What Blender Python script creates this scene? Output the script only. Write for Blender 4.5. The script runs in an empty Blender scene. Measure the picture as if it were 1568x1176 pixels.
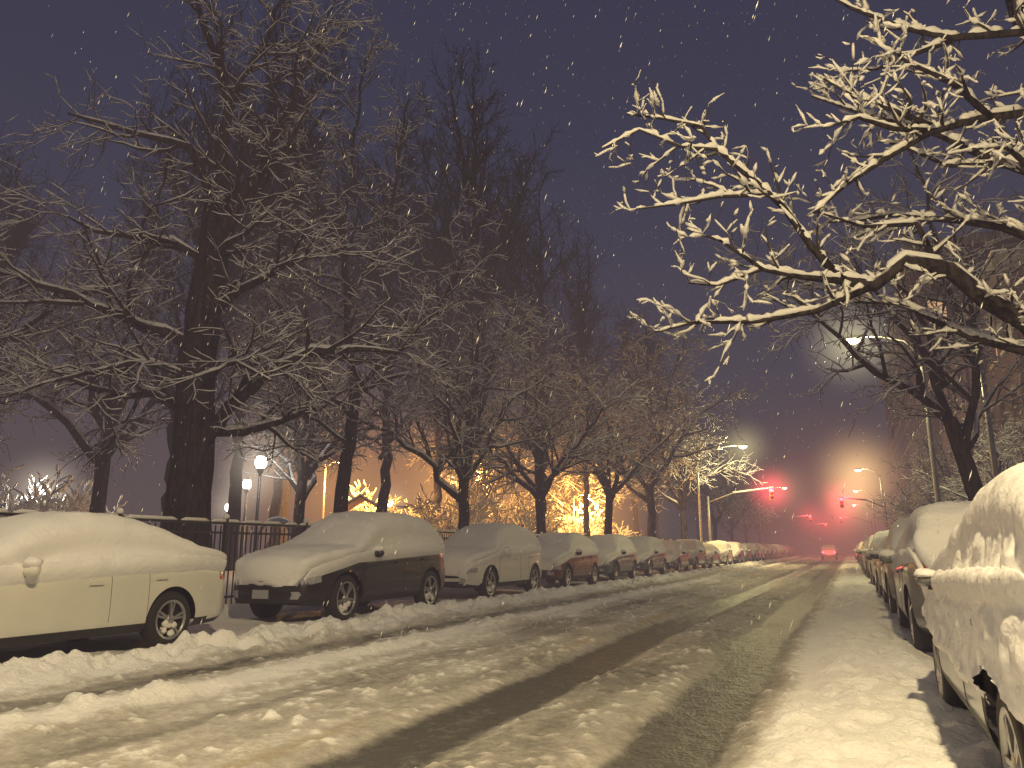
import bpy, math, random
import numpy as np
from mathutils import Vector, noise, Matrix
random.seed(7)
scene=bpy.context.scene
YAW=math.radians(23.7)
# ------------------------------------------------------------------ materials
def new_mat(name):
    m=bpy.data.materials.new(name); m.use_nodes=True
    nt=m.node_tree; nt.nodes.clear()
    out=nt.nodes.new('ShaderNodeOutputMaterial')
    return m,nt,out
def N(nt,t,**kw):
    n=nt.nodes.new(t)
    for k,v in kw.items(): setattr(n,k,v)
    return n
def pbr(name,col,rough=.5,metal=0.,coat=0.,var=.0,scale=6.,bump=0.,bscale=30.,emis=None,es=0.):
    m,nt,out=new_mat(name)
    b=N(nt,'ShaderNodeBsdfPrincipled'); nt.links.new(b.outputs[0],out.inputs[0])
    b.inputs['Roughness'].default_value=rough; b.inputs['Metallic'].default_value=metal
    b.inputs['Coat Weight'].default_value=coat
    tc=N(nt,'ShaderNodeTexCoord')
    if var>0:
        no=N(nt,'ShaderNodeTexNoise'); no.inputs['Scale'].default_value=scale; no.inputs['Detail'].default_value=2
        nt.links.new(tc.outputs['Object'],no.inputs['Vector'])
        r=N(nt,'ShaderNodeValToRGB')
        r.color_ramp.elements[0].position=.3; r.color_ramp.elements[1].position=.7
        r.color_ramp.elements[0].color=[c*(1-var) for c in col]+[1]
        r.color_ramp.elements[1].color=[min(1,c*(1+var)) for c in col]+[1]
        nt.links.new(no.outputs['Fac'],r.inputs[0]); nt.links.new(r.outputs[0],b.inputs['Base Color'])
    else: b.inputs['Base Color'].default_value=(*col,1)
    if bump>0:
        n2=N(nt,'ShaderNodeTexNoise'); n2.inputs['Scale'].default_value=bscale; n2.inputs['Detail'].default_value=2
        nt.links.new(tc.outputs['Object'],n2.inputs['Vector'])
        bp=N(nt,'ShaderNodeBump'); bp.inputs['Strength'].default_value=bump; bp.inputs['Distance'].default_value=.02
        nt.links.new(n2.outputs['Fac'],bp.inputs['Height']); nt.links.new(bp.outputs[0],b.inputs['Normal'])
    if emis:
        b.inputs['Emission Color'].default_value=(*emis,1); b.inputs['Emission Strength'].default_value=es
        m.cycles.emission_sampling='NONE'
    return m
def snow_mat(name,c,bump,bscale):
    m,nt,out=new_mat(name); d=N(nt,'ShaderNodeBsdfDiffuse'); d.inputs[0].default_value=(*c,1); nt.links.new(d.outputs[0],out.inputs[0])
    tc=N(nt,'ShaderNodeTexCoord'); n2=N(nt,'ShaderNodeTexNoise'); n2.inputs['Scale'].default_value=bscale; n2.inputs['Detail'].default_value=2
    nt.links.new(tc.outputs['Object'],n2.inputs['Vector'])
    bp=N(nt,'ShaderNodeBump'); bp.inputs['Strength'].default_value=bump; bp.inputs['Distance'].default_value=.02
    nt.links.new(n2.outputs['Fac'],bp.inputs['Height']); nt.links.new(bp.outputs[0],d.inputs['Normal']); return m
SNOW=snow_mat('snow',(.80,.79,.78),.6,20)
def plain(name,c):
    m,nt,out=new_mat(name); d=N(nt,'ShaderNodeBsdfDiffuse'); d.inputs[0].default_value=(*c,1); nt.links.new(d.outputs[0],out.inputs[0]); return m
SNOWC=plain('clump_snow',(.83,.81,.77))
SNOWT=plain('twig_snow',(.66,.65,.68))
def bark_snow(name,bark,lo,hi,amt=1.,sc=(.8,.79,.78,1)):
    m,nt,out=new_mat(name)
    b=N(nt,'ShaderNodeBsdfDiffuse')
    nt.links.new(b.outputs[0],out.inputs[0])
    g=N(nt,'ShaderNodeNewGeometry'); sp=N(nt,'ShaderNodeSeparateXYZ'); nt.links.new(g.outputs['Normal'],sp.inputs[0])
    tc=N(nt,'ShaderNodeTexCoord'); no=N(nt,'ShaderNodeTexNoise'); no.inputs['Scale'].default_value=5; no.inputs['Detail'].default_value=1
    nt.links.new(tc.outputs['Object'],no.inputs['Vector'])
    ad=N(nt,'ShaderNodeMath',operation='MULTIPLY_ADD'); ad.inputs[1].default_value=.9; ad.inputs[2].default_value=-.45
    nt.links.new(no.outputs['Fac'],ad.inputs[0])
    a2=N(nt,'ShaderNodeMath',operation='ADD'); nt.links.new(ad.outputs[0],a2.inputs[0]); nt.links.new(sp.outputs[2],a2.inputs[1])
    mr=N(nt,'ShaderNodeMapRange'); mr.inputs[1].default_value=lo; mr.inputs[2].default_value=hi; mr.inputs[4].default_value=amt
    nt.links.new(a2.outputs[0],mr.inputs[0])
    wv=N(nt,'ShaderNodeTexNoise'); wv.inputs['Scale'].default_value=14; wv.inputs['Detail'].default_value=3
    mp=N(nt,'ShaderNodeMapping'); mp.inputs['Scale'].default_value=(1,1,.18)
    nt.links.new(tc.outputs['Object'],mp.inputs[0]); nt.links.new(mp.outputs[0],wv.inputs['Vector'])
    cr=N(nt,'ShaderNodeValToRGB'); cr.color_ramp.elements[0].position=.35;cr.color_ramp.elements[1].position=.65
    cr.color_ramp.elements[0].color=[c*.45 for c in bark]+[1]; cr.color_ramp.elements[1].color=[c*1.5 for c in bark]+[1]
    nt.links.new(wv.outputs['Fac'],cr.inputs[0])
    mx=N(nt,'ShaderNodeMixRGB'); mx.inputs[2].default_value=sc
    nt.links.new(mr.outputs[0],mx.inputs[0]); nt.links.new(cr.outputs[0],mx.inputs[1]); nt.links.new(mx.outputs[0],b.inputs['Color'])
    bp=N(nt,'ShaderNodeBump'); bp.inputs['Strength'].default_value=.8; bp.inputs['Distance'].default_value=.03
    nt.links.new(wv.outputs['Fac'],bp.inputs['Height']); nt.links.new(bp.outputs[0],b.inputs['Normal'])
    return m
def twig_mat(name,bark,lo,hi,sc):
    m,nt,out=new_mat(name); b=N(nt,'ShaderNodeBsdfDiffuse'); nt.links.new(b.outputs[0],out.inputs[0])
    g=N(nt,'ShaderNodeNewGeometry'); sp=N(nt,'ShaderNodeSeparateXYZ'); nt.links.new(g.outputs['Normal'],sp.inputs[0])
    cr=N(nt,'ShaderNodeValToRGB'); cr.color_ramp.elements[0].position=lo;cr.color_ramp.elements[1].position=hi
    cr.color_ramp.elements[0].color=(*bark,1); cr.color_ramp.elements[1].color=(*sc,1)
    nt.links.new(sp.outputs[2],cr.inputs[0]); nt.links.new(cr.outputs[0],b.inputs[0]); return m
BARK=bark_snow('snowy_bark',(.038,.031,.029),.62,.95)
TWIG=twig_mat('snowy_twig',(.05,.042,.04),.1,.6,(.56,.55,.56))
TALLTWIG=twig_mat('frosted_twig',(.035,.029,.032),.35,.95,(.20,.19,.20))
TYRE=pbr('tyre_rubber',(.018,.018,.018),.8)
RIM=pbr('alloy_rim',(.42,.42,.42),.38,metal=.8)
DARKRIM=pbr('dark_rim',(.2,.2,.21),.35,metal=.7)
BLACK=pbr('black_plastic',(.015,.015,.016),.55)
GLASS=pbr('dark_car_glass',(.02,.022,.026),.08,coat=.5)
TAIL=pbr('tail_lens',(.35,.01,.01),.2,coat=.6)
HEAD=pbr('head_lens',(.35,.35,.36),.12,coat=.8)
STEEL=pbr('galvanised_steel',(.28,.28,.27),.5,metal=.5,var=.15)
IRON=pbr('painted_iron',(.02,.022,.022),.5)
# ------------------------------------------------------------------ mesh builder
class MB:
    def __init__(s): s.v=[];s.f=[];s.m=[];s.s=[]
    def add(s,vs,fs,mi=0,sm=True):
        o=len(s.v); s.v.extend(vs)
        for f in fs: s.f.append(tuple(i+o for i in f))
        s.m.extend([mi]*len(fs)); s.s.extend([sm]*len(fs))
    def tube(s,pts,rads,k=5,mi=0,cap=True):
        o=len(s.v); n=len(pts); cs=[(math.cos(2*math.pi*i/k),math.sin(2*math.pi*i/k)) for i in range(k)]
        ref=None
        for i in range(n):
            a=pts[max(0,i-1)]; b=pts[min(n-1,i+1)]
            dx,dy,dz=b[0]-a[0],b[1]-a[1],b[2]-a[2]; l=math.sqrt(dx*dx+dy*dy+dz*dz) or 1
            dx/=l;dy/=l;dz/=l
            if ref is None: ref=(0,0,1) if abs(dz)<.8 else (1,0,0)
            dt=ref[0]*dx+ref[1]*dy+ref[2]*dz
            ux,uy,uz=ref[0]-dt*dx,ref[1]-dt*dy,ref[2]-dt*dz
            l=math.sqrt(ux*ux+uy*uy+uz*uz)
            if l<1e-4: ux,uy,uz,l=1,0,0,1
            ux/=l;uy/=l;uz/=l; ref=(ux,uy,uz)
            vx,vy,vz=dy*uz-dz*uy,dz*ux-dx*uz,dx*uy-dy*ux
            p=pts[i]; r=rads[i]
            for c,sn in cs:
                s.v.append((p[0]+r*(c*ux+sn*vx),p[1]+r*(c*uy+sn*vy),p[2]+r*(c*uz+sn*vz)))
        c0=len(s.f)
        for i in range(n-1):
            for j in range(k):
                a=o+i*k+j; b=o+i*k+(j+1)%k
                s.f.append((a,b,b+k,a+k))
        if cap:
            s.f.append(tuple(o+j for j in range(k))[::-1]); s.f.append(tuple(o+(n-1)*k+j for j in range(k)))
        c=len(s.f)-c0; s.m.extend([mi]*c); s.s.extend([True]*c)
    def box(s,c,d,mi=0,rz=0.,rx=0.,ry=0.):
        M=Matrix.Rotation(rz,3,'Z')@Matrix.Rotation(ry,3,'Y')@Matrix.Rotation(rx,3,'X'); vs=[]
        for x in(-1,1):
            for y in(-1,1):
                for z in(-1,1):
                    q=M@Vector((x*d[0]/2,y*d[1]/2,z*d[2]/2)); vs.append((q.x+c[0],q.y+c[1],q.z+c[2]))
        s.add(vs,[(0,1,3,2),(4,6,7,5),(0,4,5,1),(2,3,7,6),(0,2,6,4),(1,5,7,3)],mi,False)
    def blob(s,c,r,mi=0,n=6,k=8,jit=.1):
        vs=[];fs=[]
        ph=random.random()*50
        for i in range(n+1):
            th=math.pi*i/n
            for j in range(k):
                a=2*math.pi*j/k
                x,y,z=math.sin(th)*math.cos(a),math.sin(th)*math.sin(a),math.cos(th)
                q=1+jit*noise.noise(Vector((x*1.7+ph,y*1.7,z*1.7)))*2
                vs.append((c[0]+x*r[0]*q,c[1]+y*r[1]*q,c[2]+z*r[2]*q))
        for i in range(n):
            for j in range(k): fs.append((i*k+j,(i+1)*k+j,(i+1)*k+(j+1)%k,i*k+(j+1)%k))
        s.add(vs,fs,mi)
    def lathe_x(s,prof,c,side,k=28,mi=0):
        vs=[];fs=[]
        for r,x in prof:
            for j in range(k):
                a=2*math.pi*j/k; vs.append((c[0]+side*x,c[1]+r*math.cos(a),c[2]+r*math.sin(a)))
        for i in range(len(prof)-1):
            for j in range(k): fs.append((i*k+j,(i+1)*k+j,(i+1)*k+(j+1)%k,i*k+(j+1)%k))
        s.add(vs,fs,mi)
    def mesh(s,name,mats):
        me=bpy.data.meshes.new(name); me.from_pydata(s.v,[],s.f)
        for m in mats: me.materials.append(m)
        me.polygons.foreach_set('material_index',s.m); me.polygons.foreach_set('use_smooth',s.s)
        me.update(); return me
    def obj(s,name,mats,loc=(0,0,0),rz=0.,parent=None):
        return put(s.mesh(name,mats),name,loc,rz,parent)
def put(me,name,loc=(0,0,0),rz=0.,parent=None,sc=1.):
    o=bpy.data.objects.new(name,me); scene.collection.objects.link(o)
    o.location=loc; o.rotation_euler=(0,0,rz)
    o.scale=(sc,sc,sc) if not isinstance(sc,tuple) else sc
    if parent: o.parent=parent
    return o
# ------------------------------------------------------------------ numpy noise
def vn(x,y,seed=0):
    xi=np.floor(x);yi=np.floor(y);xf=x-xi;yf=y-yi
    xf=xf*xf*(3-2*xf);yf=yf*yf*(3-2*yf)
    def h(a,b):
        t=np.sin(a*127.1+b*311.7+seed*74.7)*43758.5453
        return (t-np.floor(t))*2-1
    return (h(xi,yi)*(1-xf)+h(xi+1,yi)*xf)*(1-yf)+(h(xi,yi+1)*(1-xf)+h(xi+1,yi+1)*xf)*yf
def sst(a,b,x):
    t=np.clip((x-a)/(b-a),0,1); return t*t*(3-2*t)
# ------------------------------------------------------------------ street sheet
xs=np.concatenate([np.linspace(-70,-12,40),np.arange(-11.7,-9.3,.12),np.arange(-9.3,1.1,.034),np.arange(1.1,4.2,.14),np.linspace(4.4,45,24)])
ys=[-10.]
while ys[-1]<280:
    y=ys[-1]; ys.append(y+(.3 if y<1.5 else max(.032,.005*y)))
ys=np.array(ys)
Xg,Yg=np.meshgrid(xs,ys)
wob=.05*np.sin(Yg*.11)+.05*vn(Xg*0,Yg*.35,3)+.02*vn(Xg*0,Yg*1.7,5)+.03*vn(Xg*1.5,Yg*2.2,25)+.02*vn(Xg*4,Yg*5,26)
x2=Xg+wob
def band(a,b,s): return sst(a-s,a+s,x2)*(1-sst(b-s,b+s,x2))
t1=band(-3.08,-2.34,.15); t2=band(-1.50,-.78,.12); t3=band(-6.45,-5.9,.14); t4=band(-4.75,-4.2,.18)
edge=.12*vn(Xg*0+2,Yg*.8,9)+.07*vn(Xg*0,Yg*3.1,11)
bank_r=sst(-.62,-.22,x2+edge)
berm=np.exp(-((x2+7.15+edge*1.5)/.42)**2)
ridge=np.exp(-((x2+5.3)/.33)**2)
nf=vn(Xg*9,Yg*9,1); nm=vn(Xg*4,Yg*3.3,2); nl=vn(Xg*1.3,Yg*1.1,4); nff=vn(Xg*19,Yg*19,6)
nh=vn(Xg*13.3+4,Yg*12.1,31); nk=vn(Xg*27+Yg*5,Yg*26,33)
lum=np.clip(.5*nf+.6*nm+.4*nff,-1,1.2)
chunk=np.clip((.5*nh+.5*nff+.3*nk+.35*nm)-.34,0,1)
road=band(-6.8,-.5,.2)
T=np.maximum(t1,t2)
H=.035+.012*nl
H=H+road*(.014*lum+.006*nk+.022*(1-T)+.07*chunk*(1-.97*T)*np.clip(.6+.8*nl,0.1,1.3))
H=H+.055*ridge*(1+.6*nm+.4*nl)+berm*(.15+.10*nm+.05*nf+.05*nl+.05*nh+.02*nk)
H=H-.035*T-.02*t3-.012*t4
H=H*(1-.55*T)+.004*nff*T
H=H+bank_r*(.10+.05*nm+.03*nf+.03*nl+.012*nff+.006*nk)*(1-.5*sst(.4,.9,Xg))
H=H+(1-sst(-8.0,-7.6,Xg))*(.03+.02*nm)
H=H+(1-sst(-10.25,-9.95,Xg))*(.15+.03*nl+.02*nm)
H=H+sst(2.35,2.6,Xg)*(.13+.03*nl)
H=H+(1-sst(-22,-12,Xg))*.15*(1+vn(Xg*.2,Yg*.2,8))
sl=(.46+.20*band(-3.2,-.6,.3))*band(-6.75,-.62,.2)+.14*nl*road
sl=sl*(1-.92*ridge)
sl=np.maximum(sl,.70*t3*(1+.25*nm)); sl=np.maximum(sl,.62*t4*(1+.3*nl))
sl=np.maximum(sl,T*(1.04+.10*nl+.08*nm))
sl=sl-.9*chunk*road*(1-.9*T)+(.14*vn(Xg*5,Yg*.5,12)+.08*vn(Xg*9,Yg*.8,22))*road*(1-.6*T)
sl=sl*(1-np.clip(berm*1.2,0,1))
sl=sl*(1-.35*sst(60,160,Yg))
yel=np.exp(-((Xg+3.3)/.06)**2)*.8*np.clip(.55+.9*vn(Xg*3,Yg*.9,15),0,1)
nr,nc=Xg.shape
V=np.stack([Xg,Yg,H],-1).reshape(-1,3)
idx=np.arange(nr*nc).reshape(nr,nc)
F=np.stack([idx[:-1,:-1],idx[:-1,1:],idx[1:,1:],idx[1:,:-1]],-1).reshape(-1,4)
me=bpy.data.meshes.new('snowy_street'); me.vertices.add(len(V)); me.vertices.foreach_set('co',V.ravel())
me.loops.add(F.size); me.loops.foreach_set('vertex_index',F.ravel().astype(np.int32))
me.polygons.add(len(F)); me.polygons.foreach_set('loop_start',np.arange(0,F.size,4,dtype=np.int32)); me.polygons.foreach_set('loop_total',np.full(len(F),4,dtype=np.int32))
me.update(calc_edges=True); me.polygons.foreach_set('use_smooth',[True]*len(F))
for nme,arr in (('slush',sl),('paint',yel)):
    at=me.attributes.new(nme,'FLOAT','POINT'); at.data.foreach_set('value',np.clip(arr,0,1).ravel().astype(np.float32))
m,nt,out=new_mat('street_snow_and_slush')
b=N(nt,'ShaderNodeBsdfPrincipled'); nt.links.new(b.outputs[0],out.inputs[0])
at=N(nt,'ShaderNodeAttribute',attribute_name='slush'); tc=N(nt,'ShaderNodeTexCoord')
no=N(nt,'ShaderNodeTexNoise'); no.inputs['Scale'].default_value=9; no.inputs['Detail'].default_value=4; no.inputs['Roughness'].default_value=.75
nt.links.new(tc.outputs['Object'],no.inputs['Vector'])
ma=N(nt,'ShaderNodeMath',operation='MULTIPLY_ADD'); ma.inputs[1].default_value=.75; ma.inputs[2].default_value=-.375; nt.links.new(no.outputs['Fac'],ma.inputs[0])
mu=N(nt,'ShaderNodeMath',operation='ADD'); nt.links.new(at.outputs['Fac'],mu.inputs[0]); nt.links.new(ma.outputs[0],mu.inputs[1])
cr=N(nt,'ShaderNodeValToRGB'); e=cr.color_ramp.elements
e[0].position=.06; e[0].color=(.79,.78,.77,1); e[1].position=.95; e[1].color=(.085,.083,.08,1)
q=e.new(.35); q.color=(.48,.455,.42,1); q=e.new(.62); q.color=(.28,.265,.24,1)
nt.links.new(mu.outputs[0],cr.inputs[0])
ap=N(nt,'ShaderNodeAttribute',attribute_name='paint'); mx=N(nt,'ShaderNodeMixRGB'); mx.inputs[2].default_value=(.45,.30,.08,1)
mp=N(nt,'ShaderNodeMath',operation='MULTIPLY'); nt.links.new(ap.outputs['Fac'],mp.inputs[0]); nt.links.new(no.outputs['Fac'],mp.inputs[1])
nt.links.new(mp.outputs[0],mx.inputs[0]); nt.links.new(cr.outputs[0],mx.inputs[1]); nt.links.new(mx.outputs[0],b.inputs['Base Color'])
rr=N(nt,'ShaderNodeMapRange'); rr.inputs[1].default_value=.4; rr.inputs[2].default_value=1; rr.inputs[3].default_value=.8; rr.inputs[4].default_value=.5
nt.links.new(at.outputs['Fac'],rr.inputs[0]); nt.links.new(rr.outputs[0],b.inputs['Roughness'])
n3=N(nt,'ShaderNodeTexNoise'); n3.inputs['Scale'].default_value=32; n3.inputs['Detail'].default_value=2; nt.links.new(tc.outputs['Object'],n3.inputs['Vector'])
bp=N(nt,'ShaderNodeBump'); bp.inputs['Strength'].default_value=.7; bp.inputs['Distance'].default_value=.025
nt.links.new(n3.outputs['Fac'],bp.inputs['Height']); nt.links.new(bp.outputs[0],b.inputs['Normal'])
me.materials.append(m); put(me,'snowy_street')
g=MB(); g.add([(-900,-900,-.04),(900,-900,-.04),(900,900,-.04),(-900,900,-.04)],[(0,1,2,3)],0,False); g.obj('snow_ground',[SNOW])
# ------------------------------------------------------------------ cars
SPEC={
'suv':dict(L=4.62,ax=(.92,3.72),wr=.365,Ra=.43,
  top=[(0,.60),(.03,.74),(.12,.84),(.35,.93),(.9,1.00),(1.25,1.05),(2.0,1.52),(2.35,1.63),(3.1,1.66),(3.8,1.60),(4.05,1.50),(4.38,1.10),(4.52,1.0),(4.6,.86),(4.62,.70)],
  belt=[(0,.55),(.1,.76),(1.2,.98),(3.4,1.08),(4.3,1.12),(4.62,.66)],
  w=[(0,.70),(.06,.77),(.3,.86),(.8,.92),(1.4,.925),(3.6,.93),(4.1,.90),(4.45,.82),(4.62,.70)],bot=.27,lean=.36,cowl=1.25,rf=2.1,rr=3.95,pil=(1.55,2.65,3.55),wend=4.1,handles=(2.45,3.4)),
'sedan':dict(L=4.88,ax=(.95,3.78),wr=.335,Ra=.395,
  top=[(0,.50),(.03,.62),(.12,.70),(.4,.79),(1.0,.90),(1.4,.95),(2.15,1.33),(2.6,1.43),(3.1,1.43),(3.6,1.34),(4.2,1.08),(4.55,1.03),(4.78,.98),(4.86,.80),(4.88,.60)],
  belt=[(0,.46),(.1,.64),(1.3,.88),(3.2,.96),(4.3,.98),(4.75,.93),(4.88,.56)],
  w=[(0,.66),(.06,.74),(.3,.83),(.9,.90),(1.5,.91),(3.7,.915),(4.3,.88),(4.7,.80),(4.88,.68)],bot=.22,lean=.45,cowl=1.4,rf=2.3,rr=3.3,pil=(1.75,2.85,3.75),wend=3.9,handles=(2.65,3.55)),
'hatch':dict(L=4.35,ax=(.85,3.5),wr=.335,Ra=.395,
  top=[(0,.55),(.03,.68),(.12,.77),(.35,.86),(.85,.95),(1.15,1.0),(1.9,1.42),(2.3,1.53),(2.9,1.54),(3.5,1.46),(3.85,1.33),(4.1,1.05),(4.25,.93),(4.33,.8),(4.35,.62)],
  belt=[(0,.5),(.1,.7),(1.1,.93),(3.2,1.02),(4.05,1.05),(4.35,.58)],
  w=[(0,.66),(.06,.74),(.3,.83),(.8,.88),(1.4,.89),(3.4,.89),(3.9,.86),(4.2,.79),(4.35,.66)],bot=.24,lean=.38,cowl=1.15,rf=2.0,rr=3.6,pil=(1.45,2.45,3.3),wend=3.7,handles=(2.3,3.15)),
}
def smooth1(a,n=1):
    for _ in range(n):
        b=a.copy(); b[1:-1]=(a[:-2]+2*a[1:-1]+a[2:])/4; a=b
    return a
def build_car(kind,paint,seed,snowT=.13,plaster=1.0,plz=None,patch=.3,cladding=False,ns=96,rim=RIM,rough_snow=1.,grain=0.,mir=1.):
    S=SPEC[kind]; L=S['L']; mb=MB()
    mats=[paint,SNOW,GLASS,BLACK,TYRE,rim,HEAD,TAIL,SNOWC]
    u=np.linspace(0,1,ns); u=u+.035*np.sin(2*np.pi*u)*-1; s=L*u
    ip=lambda k:smooth1(np.interp(s,[p[0] for p in S[k]],[p[1] for p in S[k]]),3)
    zt,zbelt,w=ip('top'),ip('belt'),ip('w'); zb=np.full(ns,S['bot'])+.06*(np.exp(-s/.2)+np.exp(-(L-s)/.2))
    zbelt=np.minimum(zbelt,zt-.035); g_=zt-zbelt
    wsh=w-.05-.04*np.clip(g_/.4,0,1); wr=wsh-S['lean']*g_
    ctrl=[(w-.12,zb),(w-.03,zb+.05),(w-.005,zb+.16),(w+.0,zb*.5+zbelt*.5),(w-.01,zbelt-.1),(w-.035,zbelt-.02),(wsh,zbelt+.005),
          (wsh-.33*S['lean']*g_,zbelt+.33*g_),(wsh-.62*S['lean']*g_,zbelt+.66*g_),(wr-.02,zbelt+.9*g_),(wr-.11,zt-.012),(wr*.45,zt+.012),(wr*0,zt+.022)]
    K=len(ctrl); CX=np.array([c[0] for c in ctrl]); CZ=np.array([c[1] for c in ctrl])
    mult=2 if grain>0 else 1
    seg=[q*mult for q in [2,2,5,5,3,2,4,4,3,3,4,3]]; t=[]
    for i,k in enumerate(seg): t+= [i+q/k for q in range(k)]
    t.append(K-1); t=np.array(t); M=len(t)
    PX=np.array([np.interp(t,range(K),CX[:,i]) for i in range(ns)]); PZ=np.array([np.interp(t,range(K),CZ[:,i]) for i in range(ns)])
    for _ in range(2*mult*mult):
        a=PX.copy();a[:,1:-1]=(PX[:,:-2]+2*PX[:,1:-1]+PX[:,2:])/4;PX=a
        a=PZ.copy();a[:,1:-1]=(PZ[:,:-2]+2*PZ[:,1:-1]+PZ[:,2:])/4;PZ=a
    def yof(x,si,wi): return si-L/2-.13*(1-(x/wi)**2)*math.exp(-si/.45)+.09*(1-(x/wi)**2)*math.exp(-(L-si)/.4)
    Nn=2*M-1; verts=[];meta=[]
    for i in range(ns):
        for j in range(Nn):
            jj=j if j<M else 2*M-2-j; sg=1 if j<M else -1
            x=sg*PX[i,jj]; z=PZ[i,jj]; verts.append([x,yof(x,s[i],w[i]),z]); meta.append((s[i],jj,i))
    faces=[]
    for i in range(ns-1):
        for j in range(Nn-1):
            a=i*Nn+j; faces.append((a,a+1,a+1+Nn,a+Nn))
    for end in (0,ns-1):
        C=10*mult; rows=[]
        for j in range(M):
            row=[]
            for c in range(C+1):
                if c==0: row.append(end*Nn+j)
                elif c==C: row.append(end*Nn+Nn-1-j)
                else:
                    x=PX[end,j]*(1-2*c/C); row.append(len(verts)); verts.append([x,yof(x,s[end],w[end]),PZ[end,j]]); meta.append((s[end],j,end))
            rows.append(row)
        for j in range(M-1):
            for c in range(C):
                q=(rows[j][c],rows[j][c+1],rows[j+1][c+1],rows[j+1][c])
                faces.append(q if end==0 else q[::-1])
    V=np.array(verts); Fa=np.array(faces)
    n=np.cross(V[Fa[:,2]]-V[Fa[:,0]],V[Fa[:,3]]-V[Fa[:,1]]); VN=np.zeros_like(V)
    for k in range(4): np.add.at(VN,Fa[:,k],n)
    VN/= (np.linalg.norm(VN,axis=1,keepdims=True)+1e-9)
    cen=np.array([0,0,.7]); 
    if np.mean(np.sum(VN*(V-cen),axis=1))<0: VN=-VN; Fa=Fa[:,::-1]
    ymid=V[:,1]+L/2; inside=np.zeros(len(V),bool); V2=V.copy()
    ms=np.array([q[0] for q in meta])
    for a in S['ax']:
        d=np.sqrt((ymid-a)**2+(V[:,2]-S['wr'])**2)
        ins=(d<S['Ra'])&(np.abs(V[:,0])>.55); inside|=ins
        sc=S['Ra']/np.maximum(d,.02)
        V2[ins,1]=(a+(ymid[ins]-a)*sc[ins])-L/2; V2[ins,2]=S['wr']+(V[ins,2]-S['wr'])*sc[ins]
        V2[ins,2]=np.maximum(V2[ins,2],.2)
    keep=~inside[Fa].all(axis=1)
    Fk=Fa[keep]
    cz=V[Fk].mean(axis=1); fn=VN[Fk].mean(axis=1); fs=ms[Fk].mean(axis=1)
    zti=np.interp(fs,s,zt); zbi=np.interp(fs,s,zbelt); gi=zti-zbi
    mi=np.zeros(len(Fk),int)
    side=(np.abs(fn[:,0])>.55)&(cz[:,2]>zbi+.03)&(cz[:,2]<zti-.07)&(gi>.13)&(fs>S['cowl']+.2)&(fs<S['wend'])
    for p in S['pil']: side&=(np.abs(fs-p)>.04)
    mi[side]=2
    mi[(fs>S['cowl'])&(fs<S['rf']-.1)&(np.abs(fn[:,0])<.4)&(gi>.06)&(fn[:,2]>.3)]=2
    mi[(fs>S['rr']+.1)&(fs<L-.3)&(np.abs(fn[:,0])<.4)&(gi>.12)&(fn[:,2]>.2)]=2
    yc=cz[:,1]; ax=np.abs(cz[:,0]); zc=cz[:,2]
    fr=yc<-L/2+.12
    hz=S['top'][1][1]
    mi[fr&(ax<.5)&(zc>hz-.24)&(zc<hz-.08)]=3
    mi[fr&(ax<.58)&(zc>.28)&(zc<.42)]=3
    mi[(yc<-L/2+.32)&(ax>.52)&(zc>hz-.12)&(zc<hz+.03)]=6
    mi[(yc<-L/2+.1)&(ax>.55)&(ax<.68)&(zc>.40)&(zc<.5)]=6
    rz_=S['top'][-3][1]
    mi[(yc>L/2-.26)&(ax>.50)&(zc>rz_-.19)&(zc<rz_+.06)]=7
    mi[(zc<S['bot']+.09)]=3
    if cladding:
        mi[(zc<.40)]=3
        for a in S['ax']:
            d=np.sqrt((yc+L/2-a)**2+(zc-S['wr'])**2); mi[(d<S['Ra']+.055)&(ax>.6)]=3
    o=len(mb.v); mb.v.extend(map(tuple,V2))
    for f,k in zip(Fk,mi): mb.f.append(tuple(int(i)+o for i in f)); mb.m.append(int(k)); mb.s.append(True)
    # snow shell: a copy of the body pushed outwards where snow lies
    rs=random.Random(seed); ph=Vector((rs.random()*90,rs.random()*90,rs.random()*90))
    th=np.zeros(len(V)); up=np.zeros(len(V))
    zbv=np.interp(ms,s,zbelt)
    for i in range(len(V)):
        p=Vector(V[i]); nn=VN[i]
        n1=noise.noise(p*1.6+ph); n2=noise.noise(p*5+ph); n3_=noise.noise(p*13+ph)
        topf=min(1,max(0,(nn[2]-.15)/.5)); topf=topf*topf*(3-2*topf)
        tt=topf*(snowT+.03*n1+.02*n2*rough_snow+.008*n3_*rough_snow)
        pz=(zbv[i]+.0 if plz is None else plz)+.09*n1+.05*n2
        pl=min(1,max(0,(p.z-pz)/.07))
        gr=0
        if grain>0:
            q=Vector((p.x*15,p.y*15,p.z*8))+ph; gr=grain*(noise.noise(q)+.5*noise.noise(q*2.3))
        sdt=pl*plaster*(.045+.02*n2*rough_snow+.012*n3_*rough_snow)+gr*(pl>.5)
        pt=((n1*.6+n2*.7)-.62+patch)*.06 if p.z>.42 else -.1
        th[i]=max(tt+gr*.4*topf,sdt,min(.02,pt))-.022
        up[i]=topf
    V3=V2+VN*(th*(1-.35*up))[:,None]; V3[:,2]+=th*.45*up
    o=len(mb.v); mb.v.extend(map(tuple,V3))
    act=(th[Fk].max(axis=1)>-.004)
    for f in Fk[act]: mb.f.append(tuple(int(i)+o for i in f)); mb.m.append(1); mb.s.append(True)
    hw=.92-.26
    mb.box((0,0,.50),(2*hw,L-.35,.42),3)
    W=float(np.interp(L/2,s,w))
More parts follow.
